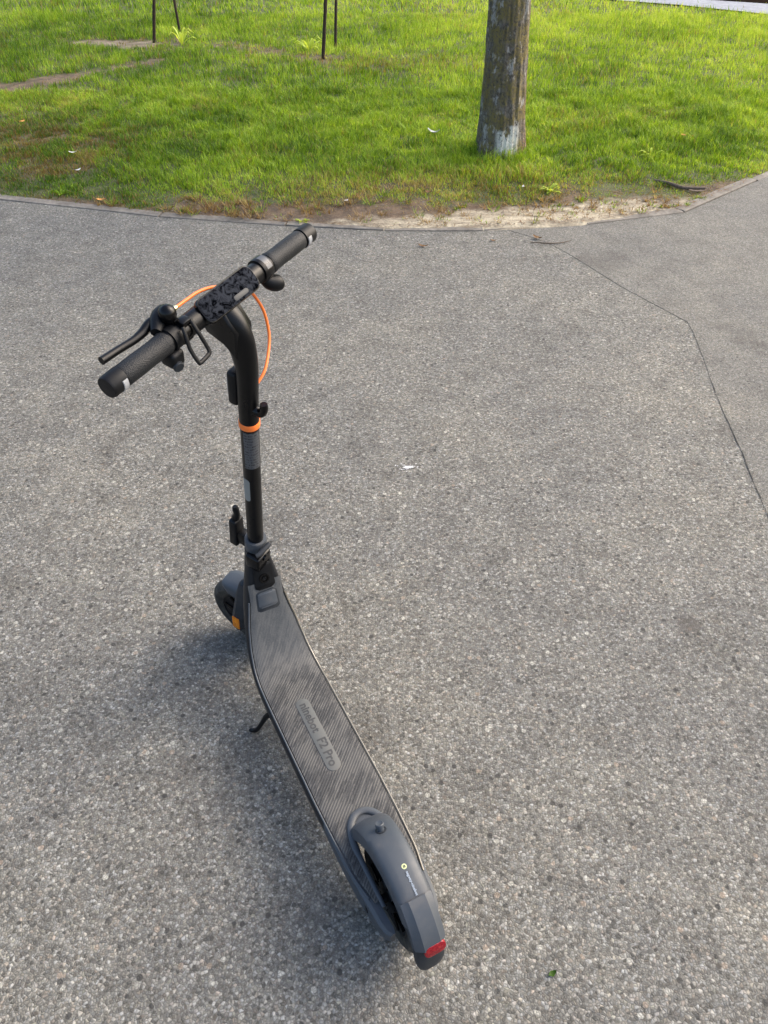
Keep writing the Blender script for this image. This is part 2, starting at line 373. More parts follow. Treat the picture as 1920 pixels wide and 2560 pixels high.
# main asphalt sheet
poly = [(-40, -30), (40, -30)]+[(float(x), float(y)) for x, y in zip(KX[::-1], KY[::-1])]
struct(mesh('road', [(x, y, 0) for x, y in poly], [tuple(range(len(poly)))], 'asphalt', smooth=False))
seam = [(.772, 4.81), (1.016, 4.557), (1.3, 3.98), (1.502, 3.63), (1.528, 3.55), (1.493, 3.208), (1.445, 2.834), (1.42, 2.514), (1.393, 2.284), (1.377, 2.101), (1.35, 1.6), (1.36, .2), (1.5, -3)]
sm_ = catmull([(a, b, 0) for a, b in seam], 5)
sm_ = [(p[0]+.006*(fbm(p[0]*3, p[1]*3, 7)-.5)*2, p[1]) for p in sm_]
kx = [x for x in KX if x > .8 and x < 30]
poly = [(p[0], p[1]) for p in sm_]+[(30, -3), (30, 30)]+[(float(x), float(K(x))-.003) for x in kx[::-1]]
NPp = len(poly); struct(mesh('road_patch', [(x, y, .0015) for x, y in poly]+[(x, y, -.002) for x, y in poly], [tuple(range(NPp))]+[(i, (i+1) % NPp, NPp+(i+1) % NPp, NPp+i) for i in range(NPp)], 'asphalt2', smooth=False))
V = []; F = []
fine_ = catmull([(p[0], p[1], 0) for p in sm_[4:]], 12)
for i, p in enumerate(fine_[:-1]):
    q = fine_[i+1]; d = np.array([q[0]-p[0], q[1]-p[1]]); d /= np.linalg.norm(d)+1e-9; n_ = np.array([-d[1], d[0]])
    k = max(0, min(1, (4.3-p[1])/1.6)); wd = (.0003+.0011*k)*(-.35+2.3*float(fbm(p[0]*7+3, p[1]*7, 6)))
    wd = max(wd, .0001); wob = .010*k*(float(fbm(p[0], p[1], 14))-.5)
    V += [(p[0]+n_[0]*(wob+wd), p[1]+n_[1]*(wob+wd), .0032), (p[0]+n_[0]*(wob-wd), p[1]+n_[1]*(wob-wd), .0032)]
F = [(2*i, 2*i+1, 2*i+3, 2*i+2) for i in range(len(V)//2-1) if V[2*i][1] < 2.9 or float(fbm(V[2*i][0]*1.3, V[2*i][1]*1.3, 8)) > (.62 if V[2*i][1] > 3.7 else .48)]
struct(mesh('road_crack', V, F, 'tar', smooth=False))
FPN = [(-14, 25.4), (-4, 18.4), (3.42, 13.594), (4.235, 13.15), (5.197, 12.369), (8.7, 9.6)]
def onseam(rr, n):
    i = rr.randint(0, len(fine_)-1, n); p = np.array([[a[0], a[1]] for a in fine_])[i]; o_ = rr.randn(n, 2)*.012
    return p[:, 0]+o_[:, 0], p[:, 1]+o_[:, 1], np.full(n, .002)
# far pale path, then a dark sheet standing in for a car's shadow
pp = FPN+[(9.3, 10.6), (5.56, 13.24), (4.83, 13.60), (-3.4, 19.6), (-13.4, 26.6)]
struct(mesh('far_path', [(x, y, .062) for x, y in pp], [tuple(range(len(pp)))], 'palepath', smooth=False))
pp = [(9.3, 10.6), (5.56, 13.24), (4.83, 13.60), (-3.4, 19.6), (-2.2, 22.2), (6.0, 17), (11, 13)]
struct(mesh('far_shadow_strip', [(x, y, .066) for x, y in pp], [tuple(range(len(pp)))], 'darkshade', smooth=False))

# soil / sand masks
PX = np.array([-9, -2.4, -2.0, -1.4, -.9, 0, .5, .8, 1.1, 1.6, 2.0, 2.6, 9]); PW = np.array([.04, .04, .08, .20, .34, .54, .50, .46, .48, .42, .25, .06, .03])
def masks(x, y):
    x = np.asarray(x, float); y = np.asarray(y, float)
    d = y-K(x); e = np.interp(x, PX, PW)
    n = fbm(x, y, 3.2)-.5; n2 = fbm(x, y, 11)-.5
    soil = np.clip((e*1.22+n*.65+n2*.30*np.minimum(1, e*4)-d)/.16+.2, 0, 1)
    sx_ = np.interp(x, [-1.2, -.2, .4, .9, 1.5, 2.0, 2.5], [0, .25, .55, .75, .80, .7, 0])
    sand = np.clip((e*sx_+n2*.25-d)/.10+.35, 0, 1)*(sx_ > 0)
    # trodden streak left, dug bed round the stakes
    def seg(ax, ay, bx, by, wd):
        t = np.clip(((x-ax)*(bx-ax)+(y-ay)*(by-ay))/((bx-ax)**2+(by-ay)**2), 0, 1)
        return np.clip(1.15-np.hypot(x-ax-t*(bx-ax), y-ay-t*(by-ay))/wd+(n*2.2+n2*2.2), 0, 1)
    s1 = np.maximum(seg(-4.0, 7.9, -3.3, 8.75, .24), seg(-3.3, 8.8, -2.5, 9.5, .16))
    s2 = seg(-3.6, 10.6, -2.4, 10.4, .30)
    s3 = seg(-2.0, 10.4, -.75, 9.62, .22)*.75
    s4 = np.clip((-2.15+n*1.8-x)/.5, 0, 1)*np.clip((7.9-y)/1.2, 0, 1)*.5*(n2+.5 > .45)
    s5 = np.clip(1-np.hypot((x-.1)/.38, (y-5.52)/.16)+n, 0, 1)
    soil = np.maximum.reduce([soil, s1, s2*.9, s3, s4, s5])
    sand = np.maximum(sand, np.clip(s2*1.6-.8, 0, 1)*(y < 10.75)*.42)
    dry = np.clip(np.maximum.reduce([np.clip((e*2.1+.12-d)/.45, 0, 1)*.8, np.clip(s1*1.1, 0, 1), s2, s3*1.2, s4*1.2, np.clip(1.1-np.hypot((x-.2)/1.3, (y-9.3)/.55)+n, 0, 1)*.6, np.clip((-1.75+n*2.4-x)/1.2, 0, 1)*np.clip((8.6-y)/2, 0, 1)*.75]), 0, 1)
    return soil, sand, dry
def hgt(x, y):
    d = np.asarray(y)-K(x)
    rise = np.clip(d/.9, 0, 1)
    h = .028*rise+.05*(fbm(x, y, .55)-.5)*rise+.012*(fbm(x, y, 6)-.5)*np.clip(d/.3, 0, 1)+.004
    far = np.clip((y-(11.0-.5*np.asarray(x)))/1.5, 0, 1); return h*(1-far)+.045*far
xs = np.concatenate([np.linspace(-40, -6.2, 24), np.linspace(-6, 6, 330), np.linspace(6.3, 40, 24)])
ds = np.concatenate([[.0, .012, .03, .05], np.linspace(.08, 1.3, 46), np.linspace(1.34, 7.5, 120), np.linspace(7.8, 14, 24), np.geomspace(15, 60, 12)])
X, D = np.meshgrid(xs, ds)
spill = np.interp(X, [-.9, -.5, -.1, .5, .9, 1.5, 1.75], [0, .5, .9, .7, 1, .9, 0])*np.clip(.35+1.5*fbm(X, X*0+3, 5, 4), 0, 1)
Y = K(X)+.055-.064*spill*np.clip(1-D/.3, 0, 1)+D
Z = hgt(X, Y); Z = np.where((spill > .05) & (D < .35), np.maximum(Z, .002+.0125*np.clip(D/.05, 0, 1)+.004*np.clip(D/.1, 0, 1)*fbm(X, Y, 20)), Z); Z[0] = np.where(spill[0] > .05, -.001, -.02)
nx, nd = len(xs), len(ds)
Vn = np.stack([X, Y, Z], -1).reshape(-1, 3)
i0 = (np.arange(nd-1)[:, None]*nx+np.arange(nx-1)[None]).reshape(-1)
Fq = np.stack([i0, i0+1, i0+nx+1, i0+nx], -1)
def npmesh(name, V, F, mt, attrs=None, smooth=True):
    me = bpy.data.meshes.new(name); me.vertices.add(len(V)); me.vertices.foreach_set('co', np.ascontiguousarray(V, np.float32).ravel())
    k = F.shape[1]; me.loops.add(F.size); me.loops.foreach_set('vertex_index', np.ascontiguousarray(F, np.int32).ravel())
    me.polygons.add(len(F)); me.polygons.foreach_set('loop_start', np.arange(0, F.size, k, dtype=np.int32))
    me.update(calc_edges=True)
    if smooth: me.polygons.foreach_set('use_smooth', np.ones(len(F), bool))
    for n, a in (attrs or {}).items():
        at = me.attributes.new(n, 'FLOAT', 'POINT'); at.data.foreach_set('value', np.ascontiguousarray(a, np.float32).ravel())
    me.materials.append(mat[mt]); me.validate()
    o = bpy.data.objects.new(name, me); C.objects.link(o); return o
so, sa, dr = masks(X, Y)
struct(npmesh('lawn', Vn, Fq, 'lawn', {'soil': so, 'sand': sa}))

# kerb edging stones, flush with the road
kerb = bpy.data.objects.new('kerb', None); C.objects.link(kerb); struct(kerb)
def arc(a, b):
    xs_ = np.linspace(a, b, 7); return [(float(x), float(K(x))) for x in xs_]
edges = [-6.6, -5.6, -4.6, -3.6, -2.62, -1.452, -.62, .0, .62, 1.28, 1.956, 2.66, 3.4, 4.1, 4.8]
for i, (a, b) in enumerate(zip(edges[:-1], edges[1:])):
    a += .006; b -= .006; P = arc(a, b); top = random.uniform(.004, .012); dx = random.uniform(-.006, .006); sec = []
    for j, (x, y) in enumerate(P):
        q = P[min(j+1, 6)]; p_ = P[max(j-1, 0)]; t = np.array([q[0]-p_[0], q[1]-p_[1]]); t /= np.linalg.norm(t); n_ = np.array([-t[1], t[0]])
        def at(o_, z): 
            return (x+n_[0]*(o_+dx), y+n_[1]*(o_+dx), z+random.uniform(-.0008, .0008))
        sec.append([at(0, -.08), at(0, top-.004), at(.004, top), at(.071, top+.002), at(.076, top-.003), at(.076, -.08)])
    loft('edging_stone', sec, 'kerb', kerb)

# ---------------------------------------------------------------- grass blades
def visible(x, y, pad=.25):
    # only a speed cut: keep what can be seen from near the photograph's standpoint
    return (np.abs(x) < .56*y+1.1+pad)
def blades(name, n, y0, y1, h0, h1, wd, segs):
    y = y0+(y1-y0)*rng.rand(int(n)*2); x = (rng.rand(len(y))*2-1)*(.56*y+1.3)
    keep = rng.rand(len(y)) < (.56*y+1.3)/(.56*y1+1.3); x, y = x[keep], y[keep]
    ok = y > K(x)+.06; x, y = x[ok], y[ok]
    so, sa, dr = masks(x, y)
    cl = fbm(x, y, 9, 3)
    p = np.clip(1-so*1.15-sa, 0.0, 1)*np.clip(.55+1.1*(cl-.3), .3, 1)
    # far path stays clear
    line = np.interp(x, [p[0] for p in FPN], [p[1] for p in FPN]); p = p*((y < line-.05))
    ok = rng.rand(len(x)) < p+.012*(sa < .4)+.45*(so > .25)*(sa < .30)*(fbm(x+9, y, 6, 3) > .46)*(y < 7); x, y, so, dr, cl = x[ok], y[ok], so[ok], dr[ok], cl[ok]
    x, y, so, dr, cl = [a[:int(n)] for a in (x, y, so, dr, cl)]
    k = len(x); z = hgt(x, y)
    tall = fbm(x, y, 1.3, 3); edgef = np.clip((y-K(x))/.8, .42, 1)
    tree_d = np.hypot(x-.878, y-6.27)
    h = (h0+(h1-h0)*rng.rand(k)**1.6)*(.55+.95*tall)*edgef*(1-.5*so)*(1-.35*dr)
    h *= .62+.85*np.clip((cl-.25)/.5, 0, 1)
    a = rng.rand(k)*2*np.pi; ln = h*(.25+.75*rng.rand(k)); dx, dy = np.cos(a)*ln, np.sin(a)*ln
    b = a+np.pi/2+rng.randn(k)*.5; ww = wd*(.6+.8*rng.rand(k)); wx, wy = np.cos(b)*ww/2, np.sin(b)*ww/2
    cn = fbm(x, y, .9, 3); c2 = fbm(x, y, 4.5, 3)
    tint = np.clip(.15+.85*(cn-.25)+.7*(c2-.5)+rng.randn(k)*.22+.07*np.clip((y-6.5)/3, 0, 1.6)+.13*np.clip((x+.6)/3, -.8, 1), 0, 1)  # tint rises far and rightwards, painting the sunlit lawn into blade colour
    dryv = (rng.rand(k) < np.clip(dr*.60+.4*(so > .35)+.05+.15*(fbm(x, y, 2.1, 2) > .70), 0, .85)).astype(float)*(.6+.4*rng.rand(k))
    base = np.stack([x, y, z-.004], 1)
    def P(fx, fz, side, f): return base+np.stack([dx*fx+side*wx*f, dy*fx+side*wy*f, h*fz], 1)
    if segs == 2:
        V = np.stack([P(0, 0, -1, 1), P(0, 0, 1, 1), P(.32, .62, -1, .8), P(.32, .62, 1, .8), P(1, .95, 0, 0)], 1).reshape(-1, 3)
        q = np.arange(k)[:, None]*5; F = np.concatenate([q+np.array([[0, 1, 3]]), q+np.array([[0, 3, 2]]), q+np.array([[2, 3, 4]])]); m_ = 5
    else:
        V = np.stack([P(0, 0, -1, 1), P(0, 0, 1, 1), P(.8, 1, 0, 0)], 1).reshape(-1, 3)
        F = np.arange(k)[:, None]*3+np.array([[0, 1, 2]]); m_ = 3
    return stuff(npmesh(name, V, F, 'grass', {'tint': np.repeat(tint, m_), 'dry': np.repeat(dryv, m_)}, smooth=False))
blades('grass', 300000, 4.85, 8.2, .025, .074, .0042, 2)
blades('grass', 190000, 8.2, 12.5, .03, .074, .0075, 1)
blades('grass', 130000, 12.5, 21, .035, .09, .013, 1)
def tufts(name, n, seed):
    rr = np.random.RandomState(seed); V = []; F = []; T = []; DR = []
    x = rr.uniform(-2.0, 2.2, n*4); d = rr.rand(n*4)*.62+.03; y = K(x)+.03+d; so, sa, _ = masks(x, y)
    ok = (so > .3) & (fbm(x, y, 3.1, 3) > .44); x, y, sa = x[ok][:n], y[ok][:n], sa[ok][:n]
    for i in range(len(x)):
        R = rr.uniform(.02, .07)*(.6 if sa[i] > .5 else 1); g_ = rr.rand() < .30; z0 = max(.010, float(hgt(x[i], y[i])))
        for k in range(rr.randint(10, 34)):
            a = rr.rand()*6.28; r0 = R*.6*rr.rand()**.5; px, py = x[i]+r0*math.cos(a), y[i]+r0*math.sin(a); b_ = a+rr.randn()*.5; L = R*(.3+.7*rr.rand()); h_ = R*(.15+.75*rr.rand())
            w_ = .0018+.0018*rr.rand(); c_ = b_+1.57; b = len(V)
            V += [(px-w_*math.cos(c_), py-w_*math.sin(c_), z0), (px+w_*math.cos(c_), py+w_*math.sin(c_), z0), (px+L*math.cos(b_), py+L*math.sin(b_), z0+h_)]
            F.append((b, b+1, b+2)); T += [min(1, max(0, .35+.3*rr.randn()))]*3; DR += [0. if g_ and rr.rand() < .8 else 1.]*3
    return stuff(npmesh(name, np.array(V), np.array(F), 'grass', {'tint': np.array(T), 'dry': np.array(DR)}, smooth=False))
tufts('dry_grass', 330, 33)
# weeds: broad leaved rosettes at the front edge of the lawn
def weed(x, y, r, n, hh, name='weed', seed=0, tint=.8):
    rr = np.random.RandomState(seed); z0 = float(hgt(x, y))-.004; V = []; F = []; T = []
    for i in range(n):
        a = rr.rand()*6.28; L = r*(.6+.5*rr.rand()); wd = L*.22; e = rr.uniform(.3, 1.0)*hh
        d = np.array([math.cos(a), math.sin(a)]); s_ = np.array([-d[1], d[0]]); b = len(V)
        for t, ww, zz in ((.05, .25, .0), (.4, 1, .75), (.75, .8, 1.0), (1, .05, .8)):
            for sg in (-1, 0, 1):
                V.append((x+d[0]*L*t+s_[0]*wd*ww*sg*.5, y+d[1]*L*t+s_[1]*wd*ww*sg*.5, z0+e*zz+(abs(sg)*.003))); T.append(tint)
        for j in range(3):
            for q in range(2): F.append((b+j*3+q, b+j*3+q+1, b+j*3+q+4, b+j*3+q+3))
    return npmesh(name, np.array(V), np.array(F), 'grass', {'tint': np.array(T), 'dry': np.zeros(len(T))})
tag(weed(1.132, 5.44, .085, 14, .05, seed=1, tint=1), 'small bright green weed alone on the bare soil right of the tree trunk', 'weed')
tag(weed(-2.2, 5.42, .07, 12, .04, seed=2, tint=.5), 'low leafy weed by the kerb at the far left of the lawn', 'weed')
tag(weed(2.0, 6.15, .10, 16, .06, seed=3, tint=.95), 'leafy bright green weed in the lawn above the dead twig', 'weed')
tag(weed(-.85, 10.1, .16, 14, .16, seed=4, tint=1), 'yellowish weed growing left of the right pair of stakes', 'weed')
tag(weed(-2.36, 10.45, .18, 14, .2, seed=5, tint=1), 'tall yellowish weed beside the bare bed at the left pair of stakes', 'weed')
tag(weed(-.52, 4.93, .05, 10, .03, seed=6, tint=.9), 'tiny green tuft on the kerb right behind the far handlebar grip', 'weed')

# needles, stalks and grit lying on the bare soil
def litter(name, n, mt, L, Wd, reg, seed):
    rr = np.random.RandomState(seed); x = rr.uniform(reg[0], reg[1], n*3); d = rr.uniform(.0, reg[2], n*3)**1; y = K(x)+.02+d
    so, sa, _ = masks(x, y); ok = (so > .35); x, y = x[ok][:n], y[ok][:n]; k = len(x)
    z = np.where(y > K(x)+.08, hgt(x, y), .012)+.003+.004*rr.rand(k); a = rr.randn(k)*.9; l = L*(.3+rr.rand(k)); w_ = Wd*(.5+rr.rand(k))
    dx, dy = np.cos(a)*l/2, np.sin(a)*l/2; sx_, sy_ = -np.sin(a)*w_/2, np.cos(a)*w_/2
    tz = rr.randn(k)*.12*l
    V = np.stack([np.stack([x-dx-sx_, y-dy-sy_, z], 1), np.stack([x-dx+sx_, y-dy+sy_, z], 1), np.stack([x+dx+sx_, y+dy+sy_, z+abs(tz)], 1), np.stack([x+dx-sx_, y+dy-sy_, z+abs(tz)], 1)], 1).reshape(-1, 3)
    F = np.arange(k)[:, None]*4+np.array([[0, 1, 2, 3]])
    return stuff(npmesh(name, V, F, mt, smooth=False))
litter('plant_litter', 1700, 'deadleaf', .035, .003, (-2.2, 2.6, .75), 11)
litter('straw', 1100, 'twig', .05, .0022, (-2.2, 2.6, .75), 12)
def pebbles(name, n, smin, smax, mt, fn, seed):
    rr = np.random.RandomState(seed); V = []; F = []
    base = [(0, 0, 1), (1, 0, 0), (0, 1, 0), (-1, 0, 0), (0, -1, 0)]
    x, y, z = fn(rr, n)
    for i in range(len(x)):
        s_ = smin+(smax-smin)*rr.rand()**3; b = len(V); a = rr.rand()*6; q = 1+rr.rand()*.6
        for p in base:
            px = p[0]*q*s_*(.7+.6*rr.rand()); py = p[1]*s_*(.7+.6*rr.rand())
            V.append((x[i]+px*math.cos(a)-py*math.sin(a), y[i]+px*math.sin(a)+py*math.cos(a), z[i]+(p[2]*.6-.1)*s_))
        F += [(b, b+1, b+2), (b, b+2, b+3), (b, b+3, b+4), (b, b+4, b+1)]
    return stuff(npmesh(name, np.array(V), np.array(F), mt, smooth=False))
def onsoil(rr, n):
    x = rr.uniform(-1.6, 2.3, n*4); y = K(x)+.09+rr.rand(n*4)*.6; so, sa, _ = masks(x, y); ok = so > .5; x, y = x[ok][:n], y[ok][:n]
    return x, y, hgt(x, y)
pebbles('grit', 1500, .002, .012, 'kerb', onsoil, 5)
def onroad(rr, n):
    y = rr.uniform(.3, 4.6, n); x = rr.uniform(-1, 1, n)*(.56*y+.6); return x, y, np.where(x > 1.3, .004, 0)+.0005
pebbles('seam_grit', 420, .0012, .0042, 'tar2', onseam, 8)
pebbles('road_grit', 260, .0010, .0028, 'kerb', onroad, 6)

# ---------------------------------------------------------------- tree
tree = bpy.data.objects.new('tree', None); C.objects.link(tree); tree.location = (.878, 6.27, 0)
tag(tree, 'tree trunk with peeling white base and yellow lichen standing in the lawn', 'tree')
hs = [(-.05, .225), (.0, .200), (.05, .187), (.12, .180), (.25, .170), (.5, .155), (.8, .145), (1.1, .138), (1.6, .130), (2.2, .122), (2.8, .11), (3.6, .085), (4.6, .05), (5.4, .02)]
zz = []; q = catmull([(a, b, 0) for a, b in hs], 12); rings = []
NS = 120
for p in q:
    z, r = p[0], p[1]; ring = []
    for k in range(NS):
        a = 2*math.pi*k/NS
        fl = 1+(.10*math.cos(3*a+.8)+.06*math.cos(5*a))*max(0, 1-z/.35)**2
        nn = float(fbm(a*2.2+20+.5*math.sin(a), z*1.6+5, 3.3, 4))-.5; n5 = float(fbm(a*6+50, z*9, 2, 3))-.5
        n8 = float(fbm(math.cos(a)*5+60, math.sin(a)*5+z*1.1+30, 3.0, 4))-.5; rr_ = r*fl*(1+.10*nn*min(1, k/6, (NS-k)/6)+.16*n8)
        ring.append((-.03*z+.012*math.sin(z*1.7)+rr_*math.cos(a), .02*math.sin(z)+rr_*math.sin(a), z))
    rings.append(ring)
loft('trunk', rings, 'bark', tree, angle=180)
rr = np.random.RandomState(21); limbs = []; tips = []
for i in range(11):
    z = 2.3+.26*i; a = i*2.4+.5; L = 1.7-.09*i; p0 = np.array([-.03*z, 0, z]); P = [p0]
    for k in range(1, 5):
        P.append(p0+np.array([math.cos(a+.1*k)*L*k/4, math.sin(a+.1*k)*L*k/4, L*(.35*k/4+.35*(k/4)**2)]))
    b = tube('branch', P, [.045, .034, .024, .015, .006], 'bark', tree, 8, smoothn=3)
    tips += P[2:]
V = []; F = []; T = []
for i in range(5200):
    t = tips[rr.randint(len(tips))]; c_ = t+rr.randn(3)*np.array([.33, .33, .26]); s_ = .03+.03*rr.rand()
    u = rr.randn(3); u /= np.linalg.norm(u); v2 = np.cross(u, rr.randn(3)); v2 /= np.linalg.norm(v2)+1e-9
    b = len(V); V += [c_-u*s_, c_+v2*s_*.6, c_+u*s_, c_-v2*s_*.6]; F.append((b, b+1, b+2, b+3)); T += [rr.rand()*.7]*4
cr = npmesh('crown', np.array(V), np.array(F), 'leaf', {'tint': np.array(T), 'dry': np.zeros(len(T))}, smooth=False); cr.parent = tree

# stakes
def stake(x, y, lx, ly, r, label):
    P = [(x+lx*t, y+ly*t, -.05+float(hgt(x, y))+t) for t in (0, .5, 1.0, 1.5, 1.95)]
    q = catmull(P, 8); q = [p+np.array([.006*(float(fbm(p[2]*6, x, 2))-.5), 0, 0]) for p in q]
    V, F = tubevf(q, [r*(1+.3*(float(fbm(p[2]*12, y, 3))-.5)) for p in q], 8)
    tag(mesh('stake', V, F, 'wood', smooth=True), label, 'stake', 'thin dark stakes driven into the lawn')
stake(-2.739, 10.625, .19, 0, .019, 'leftmost thin dark stake, standing in the pale bare bed')
stake(-2.545, 11.25, -.03, 0, .016, 'second stake from the left, just behind the bare bed')
stake(-.667, 9.613, .10, 0, .019, 'thin dark stake nearer the camera in the right pair, tilted slightly right')
stake(-.562, 10.253, .055, 0, .016, 'rightmost thin stake, just behind its twin in the right pair')

# small fallen things
def flake(name, x, y, z, L, W_, a, mt, label, cat, curl=.25, seed=0, group=None):
    rr = np.random.RandomState(seed); V = []; F = []; n = 6
    for i in range(n+1):
        t = i/n; wd = W_*(math.sin(math.pi*min(1, t*.92+.06))**.8)*(.8+.4*rr.rand())
        for s_ in (-1, 0, 1):
            u = (t-.5)*L; v_ = s_*wd/2
            V.append((x+u*math.cos(a)-v_*math.sin(a), y+u*math.sin(a)+v_*math.cos(a), z+curl*L*(2*t-1)**2*.5+abs(s_)*curl*W_*.5+rr.rand()*.001))
    for i in range(n):
        for j in (0, 1): F.append((i*3+j, i*3+j+1, i*3+j+4, i*3+j+3))
    V2 = [(p[0], p[1], p[2]-.0006) for p in V]; off = len(V)
    F2 = [tuple(off+q for q in f)[::-1] for f in F]
    o = mesh(name, V+V2, F+F2, mt, smooth=True); tag(o, label, cat, group); return o
H = lambda x, y: float(hgt(x, y))
flake('paper_scrap', .392, 6.603, H(.39, 6.6)+.05, .10, .035, -.4, 'paper', 'white curled scrap lying in the grass left of the tree trunk', 'litter', .5, 1)
flake('paper_scrap', -2.184, 5.80, H(-2.18, 5.8)+.03, .05, .02, 1.0, 'paper', 'small pale scrap in the grass near the left kerb', 'litter', .3, 2)
flake('paper_scrap', -2.33, 6.165, H(-2.3, 6.16)+.035, .06, .02, .1, 'paper', 'small grey white scrap in the thin grass at far left', 'litter', .3, 3)
flake('fallen_leaf', -1.885, 5.283, H(-1.88, 5.29)+.014, .055, .035, .2, 'yellowleaf', 'orange yellow leaf lying beside the left kerb', 'leaf', .2, 4)
flake('fallen_leaf', -3.0, 7.0, H(-3, 7)+.05, .05, .035, .9, 'yellowleaf', 'orange leaf in the thin grass near the left edge', 'leaf', .2, 5)
flake('paper_scrap', .955, 5.50, H(.95, 5.5)+.012, .035, .016, 1.3, 'paper', 'tiny white scrap on the soil just below the tree trunk', 'litter', .3, 6)
flake('dead_leaf', .234, 4.545, .004, .06, .022, -.2, 'deadleaf', 'dark dead leaf on the asphalt, leftmost of those near the kerb', 'leaf', .3, 7)
flake('dead_leaf', .93, 4.66, .009, .06, .03, -.7, 'deadleaf', 'dark dead leaf on the asphalt above the thin curved stalk', 'leaf', .3, 8)
flake('dead_leaf', .66, 4.63, .004, .04, .015, -.1, 'deadleaf', 'small dead leaf on the asphalt left of the thin curved stalk', 'leaf', .3, 9)
tag(tube('stalk', [(.88, 4.60, .008), (.97, 4.575, .010), (1.06, 4.585, .009), (1.13, 4.62, .009)], [.003, .004, .003, .0015], 'twig', None, 6, smoothn=4), 'thin dark curved stalk on the asphalt near the seam', 'stalk')
hb = H(2.05, 5.5)+.015
tag(tube('twig', [(1.90, 5.66, hb), (1.98, 5.56, hb+.008), (2.06, 5.50, hb), (2.20, 5.48, hb+.004)], [.008, .013, .012, .009], 'twig', None, 8, smoothn=4), 'grey dead twig lying at the soil edge right of the tree', 'twig')
flake('bark_chip', 2.14, 5.45, H(2.1, 5.47)+.014, .11, .03, -.1, 'twig', 'flat grey bark chip in front of the dead twig', 'chip', .1, 10)
flake('green_leaf', .359, .612, .003, .02, .010, .5, 'grass', 'tiny green leaf scrap on the asphalt at the bottom right', 'leaf', .3, 12)
flake('fallen_leaf', 2.35, 6.55, H(2.35, 6.55)+.05, .05, .035, 1.9, 'yellowleaf', 'small orange leaf in the lawn up and right of the dead twig', 'leaf', .2, 21)
flake('fallen_leaf', .30, 5.40, H(.3, 5.4)+.012, .05, .03, 2.6, 'deadleaf', 'brown leaf on the bare soil left of the tree trunk', 'leaf', .3, 22)
flake('paper_scrap', -.25, 5.25, H(-.25, 5.25)+.012, .03, .018, .6, 'paper', 'tiny pale crumb on the bare soil behind the handlebar', 'litter', .2, 23)
# white splash on the asphalt
V = []; F = []; rr = np.random.RandomState(4)
def blob(cx, cy, rx, ry, n=18):
    b = len(V); V.append((cx, cy, .0045))
    for k in range(n):
        a = 2*math.pi*k/n; r = 1+.55*(rr.rand()-.5); V.append((cx+rx*r*math.cos(a), cy+ry*r*math.sin(a), .0045))
    for k in range(n): F.append((b, b+1+k, b+1+(k+1) % n))
blob(.093, 2.383, .020, .008)
for k in range(26): blob(.085+rr.randn()*.028, 2.385+rr.randn()*.012, .0026, .0018, 6)
tag(mesh('paint_splash', V, F, 'white', smooth=False), 'small white splash mark on the asphalt right of the scooter stem', 'stain')

# ================================================================= the scooter
sc = bpy.data.objects.new('electric_scooter', None); C.objects.link(sc)
sc.location = (.058, .6898, 0); sc.rotation_euler = (0, 0, .4699)
tag(sc, 'black and slate grey electric kick scooter parked on the asphalt, handlebar turned left', 'scooter')
WB, RAKE, STEER = .9267, .2174, .5673
MS = Matrix.Translation((0, WB, .125)) @ Matrix.Rotation(RAKE, 4, 'X') @ Matrix.Rotation(STEER, 4, 'Z')
def st(o): o.matrix_local = MS; return o
CX = -.010
# body path: y, z, half width, thickness, centre x
BP = [(.205, .162, .083, .055, CX), (.30, .162, .085, .066, CX), (.45, .162, .086, .070, CX), (.60, .162, .086, .070, CX), (.655, .163, .0855, .070, CX), (.70, .177, .083, .068, CX),
      (.738, .212, .076, .064, CX*.9), (.770, .262, .067, .060, CX*.7), (.795, .315, .057, .056, CX*.5), (.812, .365, .047, .052, CX*.2), (.824, .410, .037, .048, 0), (.832, .447, .030, .046, 0)]
BQ = catmull(BP, 7); BA = [0]
for a, b in zip(BQ[:-1], BQ[1:]): BA.append(BA[-1]+math.hypot(b[0]-a[0], b[1]-a[1]))
BA = np.array(BA); BQ = np.array(BQ)
def S(s):
    v_ = [np.interp(s, BA, BQ[:, i]) for i in range(5)]
    e = .008; dy = np.interp(s+e, BA, BQ[:, 0])-np.interp(s-e, BA, BQ[:, 0]); dz = np.interp(s+e, BA, BQ[:, 1])-np.interp(s-e, BA, BQ[:, 1])
    L = math.hypot(dy, dz); return v_, (-dz/L, dy/L)
def SP(s, x, up):  # point on the body's top surface
    (y, z, hw, t, cx), (ny, nz) = S(s); return (cx+x, y+ny*up, z+nz*up)
def bodyring(s, shrink=0):
    (y, z, hw, t, cx), (ny, nz) = S(s); hw -= shrink; e = min(.012, hw*.3)
    pr = [(-hw+.001, -.020), (-hw+e*.25, -.008), (-hw+e*.6, -.0015), (-hw+e, 0), (0, .0008), (hw-e, 0), (hw-e*.6, -.0015), (hw-e*.25, -.008), (hw-.001, -.020),
          (hw, -.026), (hw*.985, -t*.75), (hw*.86, -t), (0, -t), (-hw*.86, -t), (-hw*.985, -t*.75), (-hw, -.026)]
    return [(cx+a, y+ny*b, z+nz*b) for a, b in pr]
ss = np.concatenate([np.linspace(0, BA[-1], 70)])
deck = loft('deck', [bodyring(s) for s in ss], 'shell', sc, angle=50)
SE = BA[-1]
def slat(y): return float(np.interp(y, BQ[:, 0], BA))
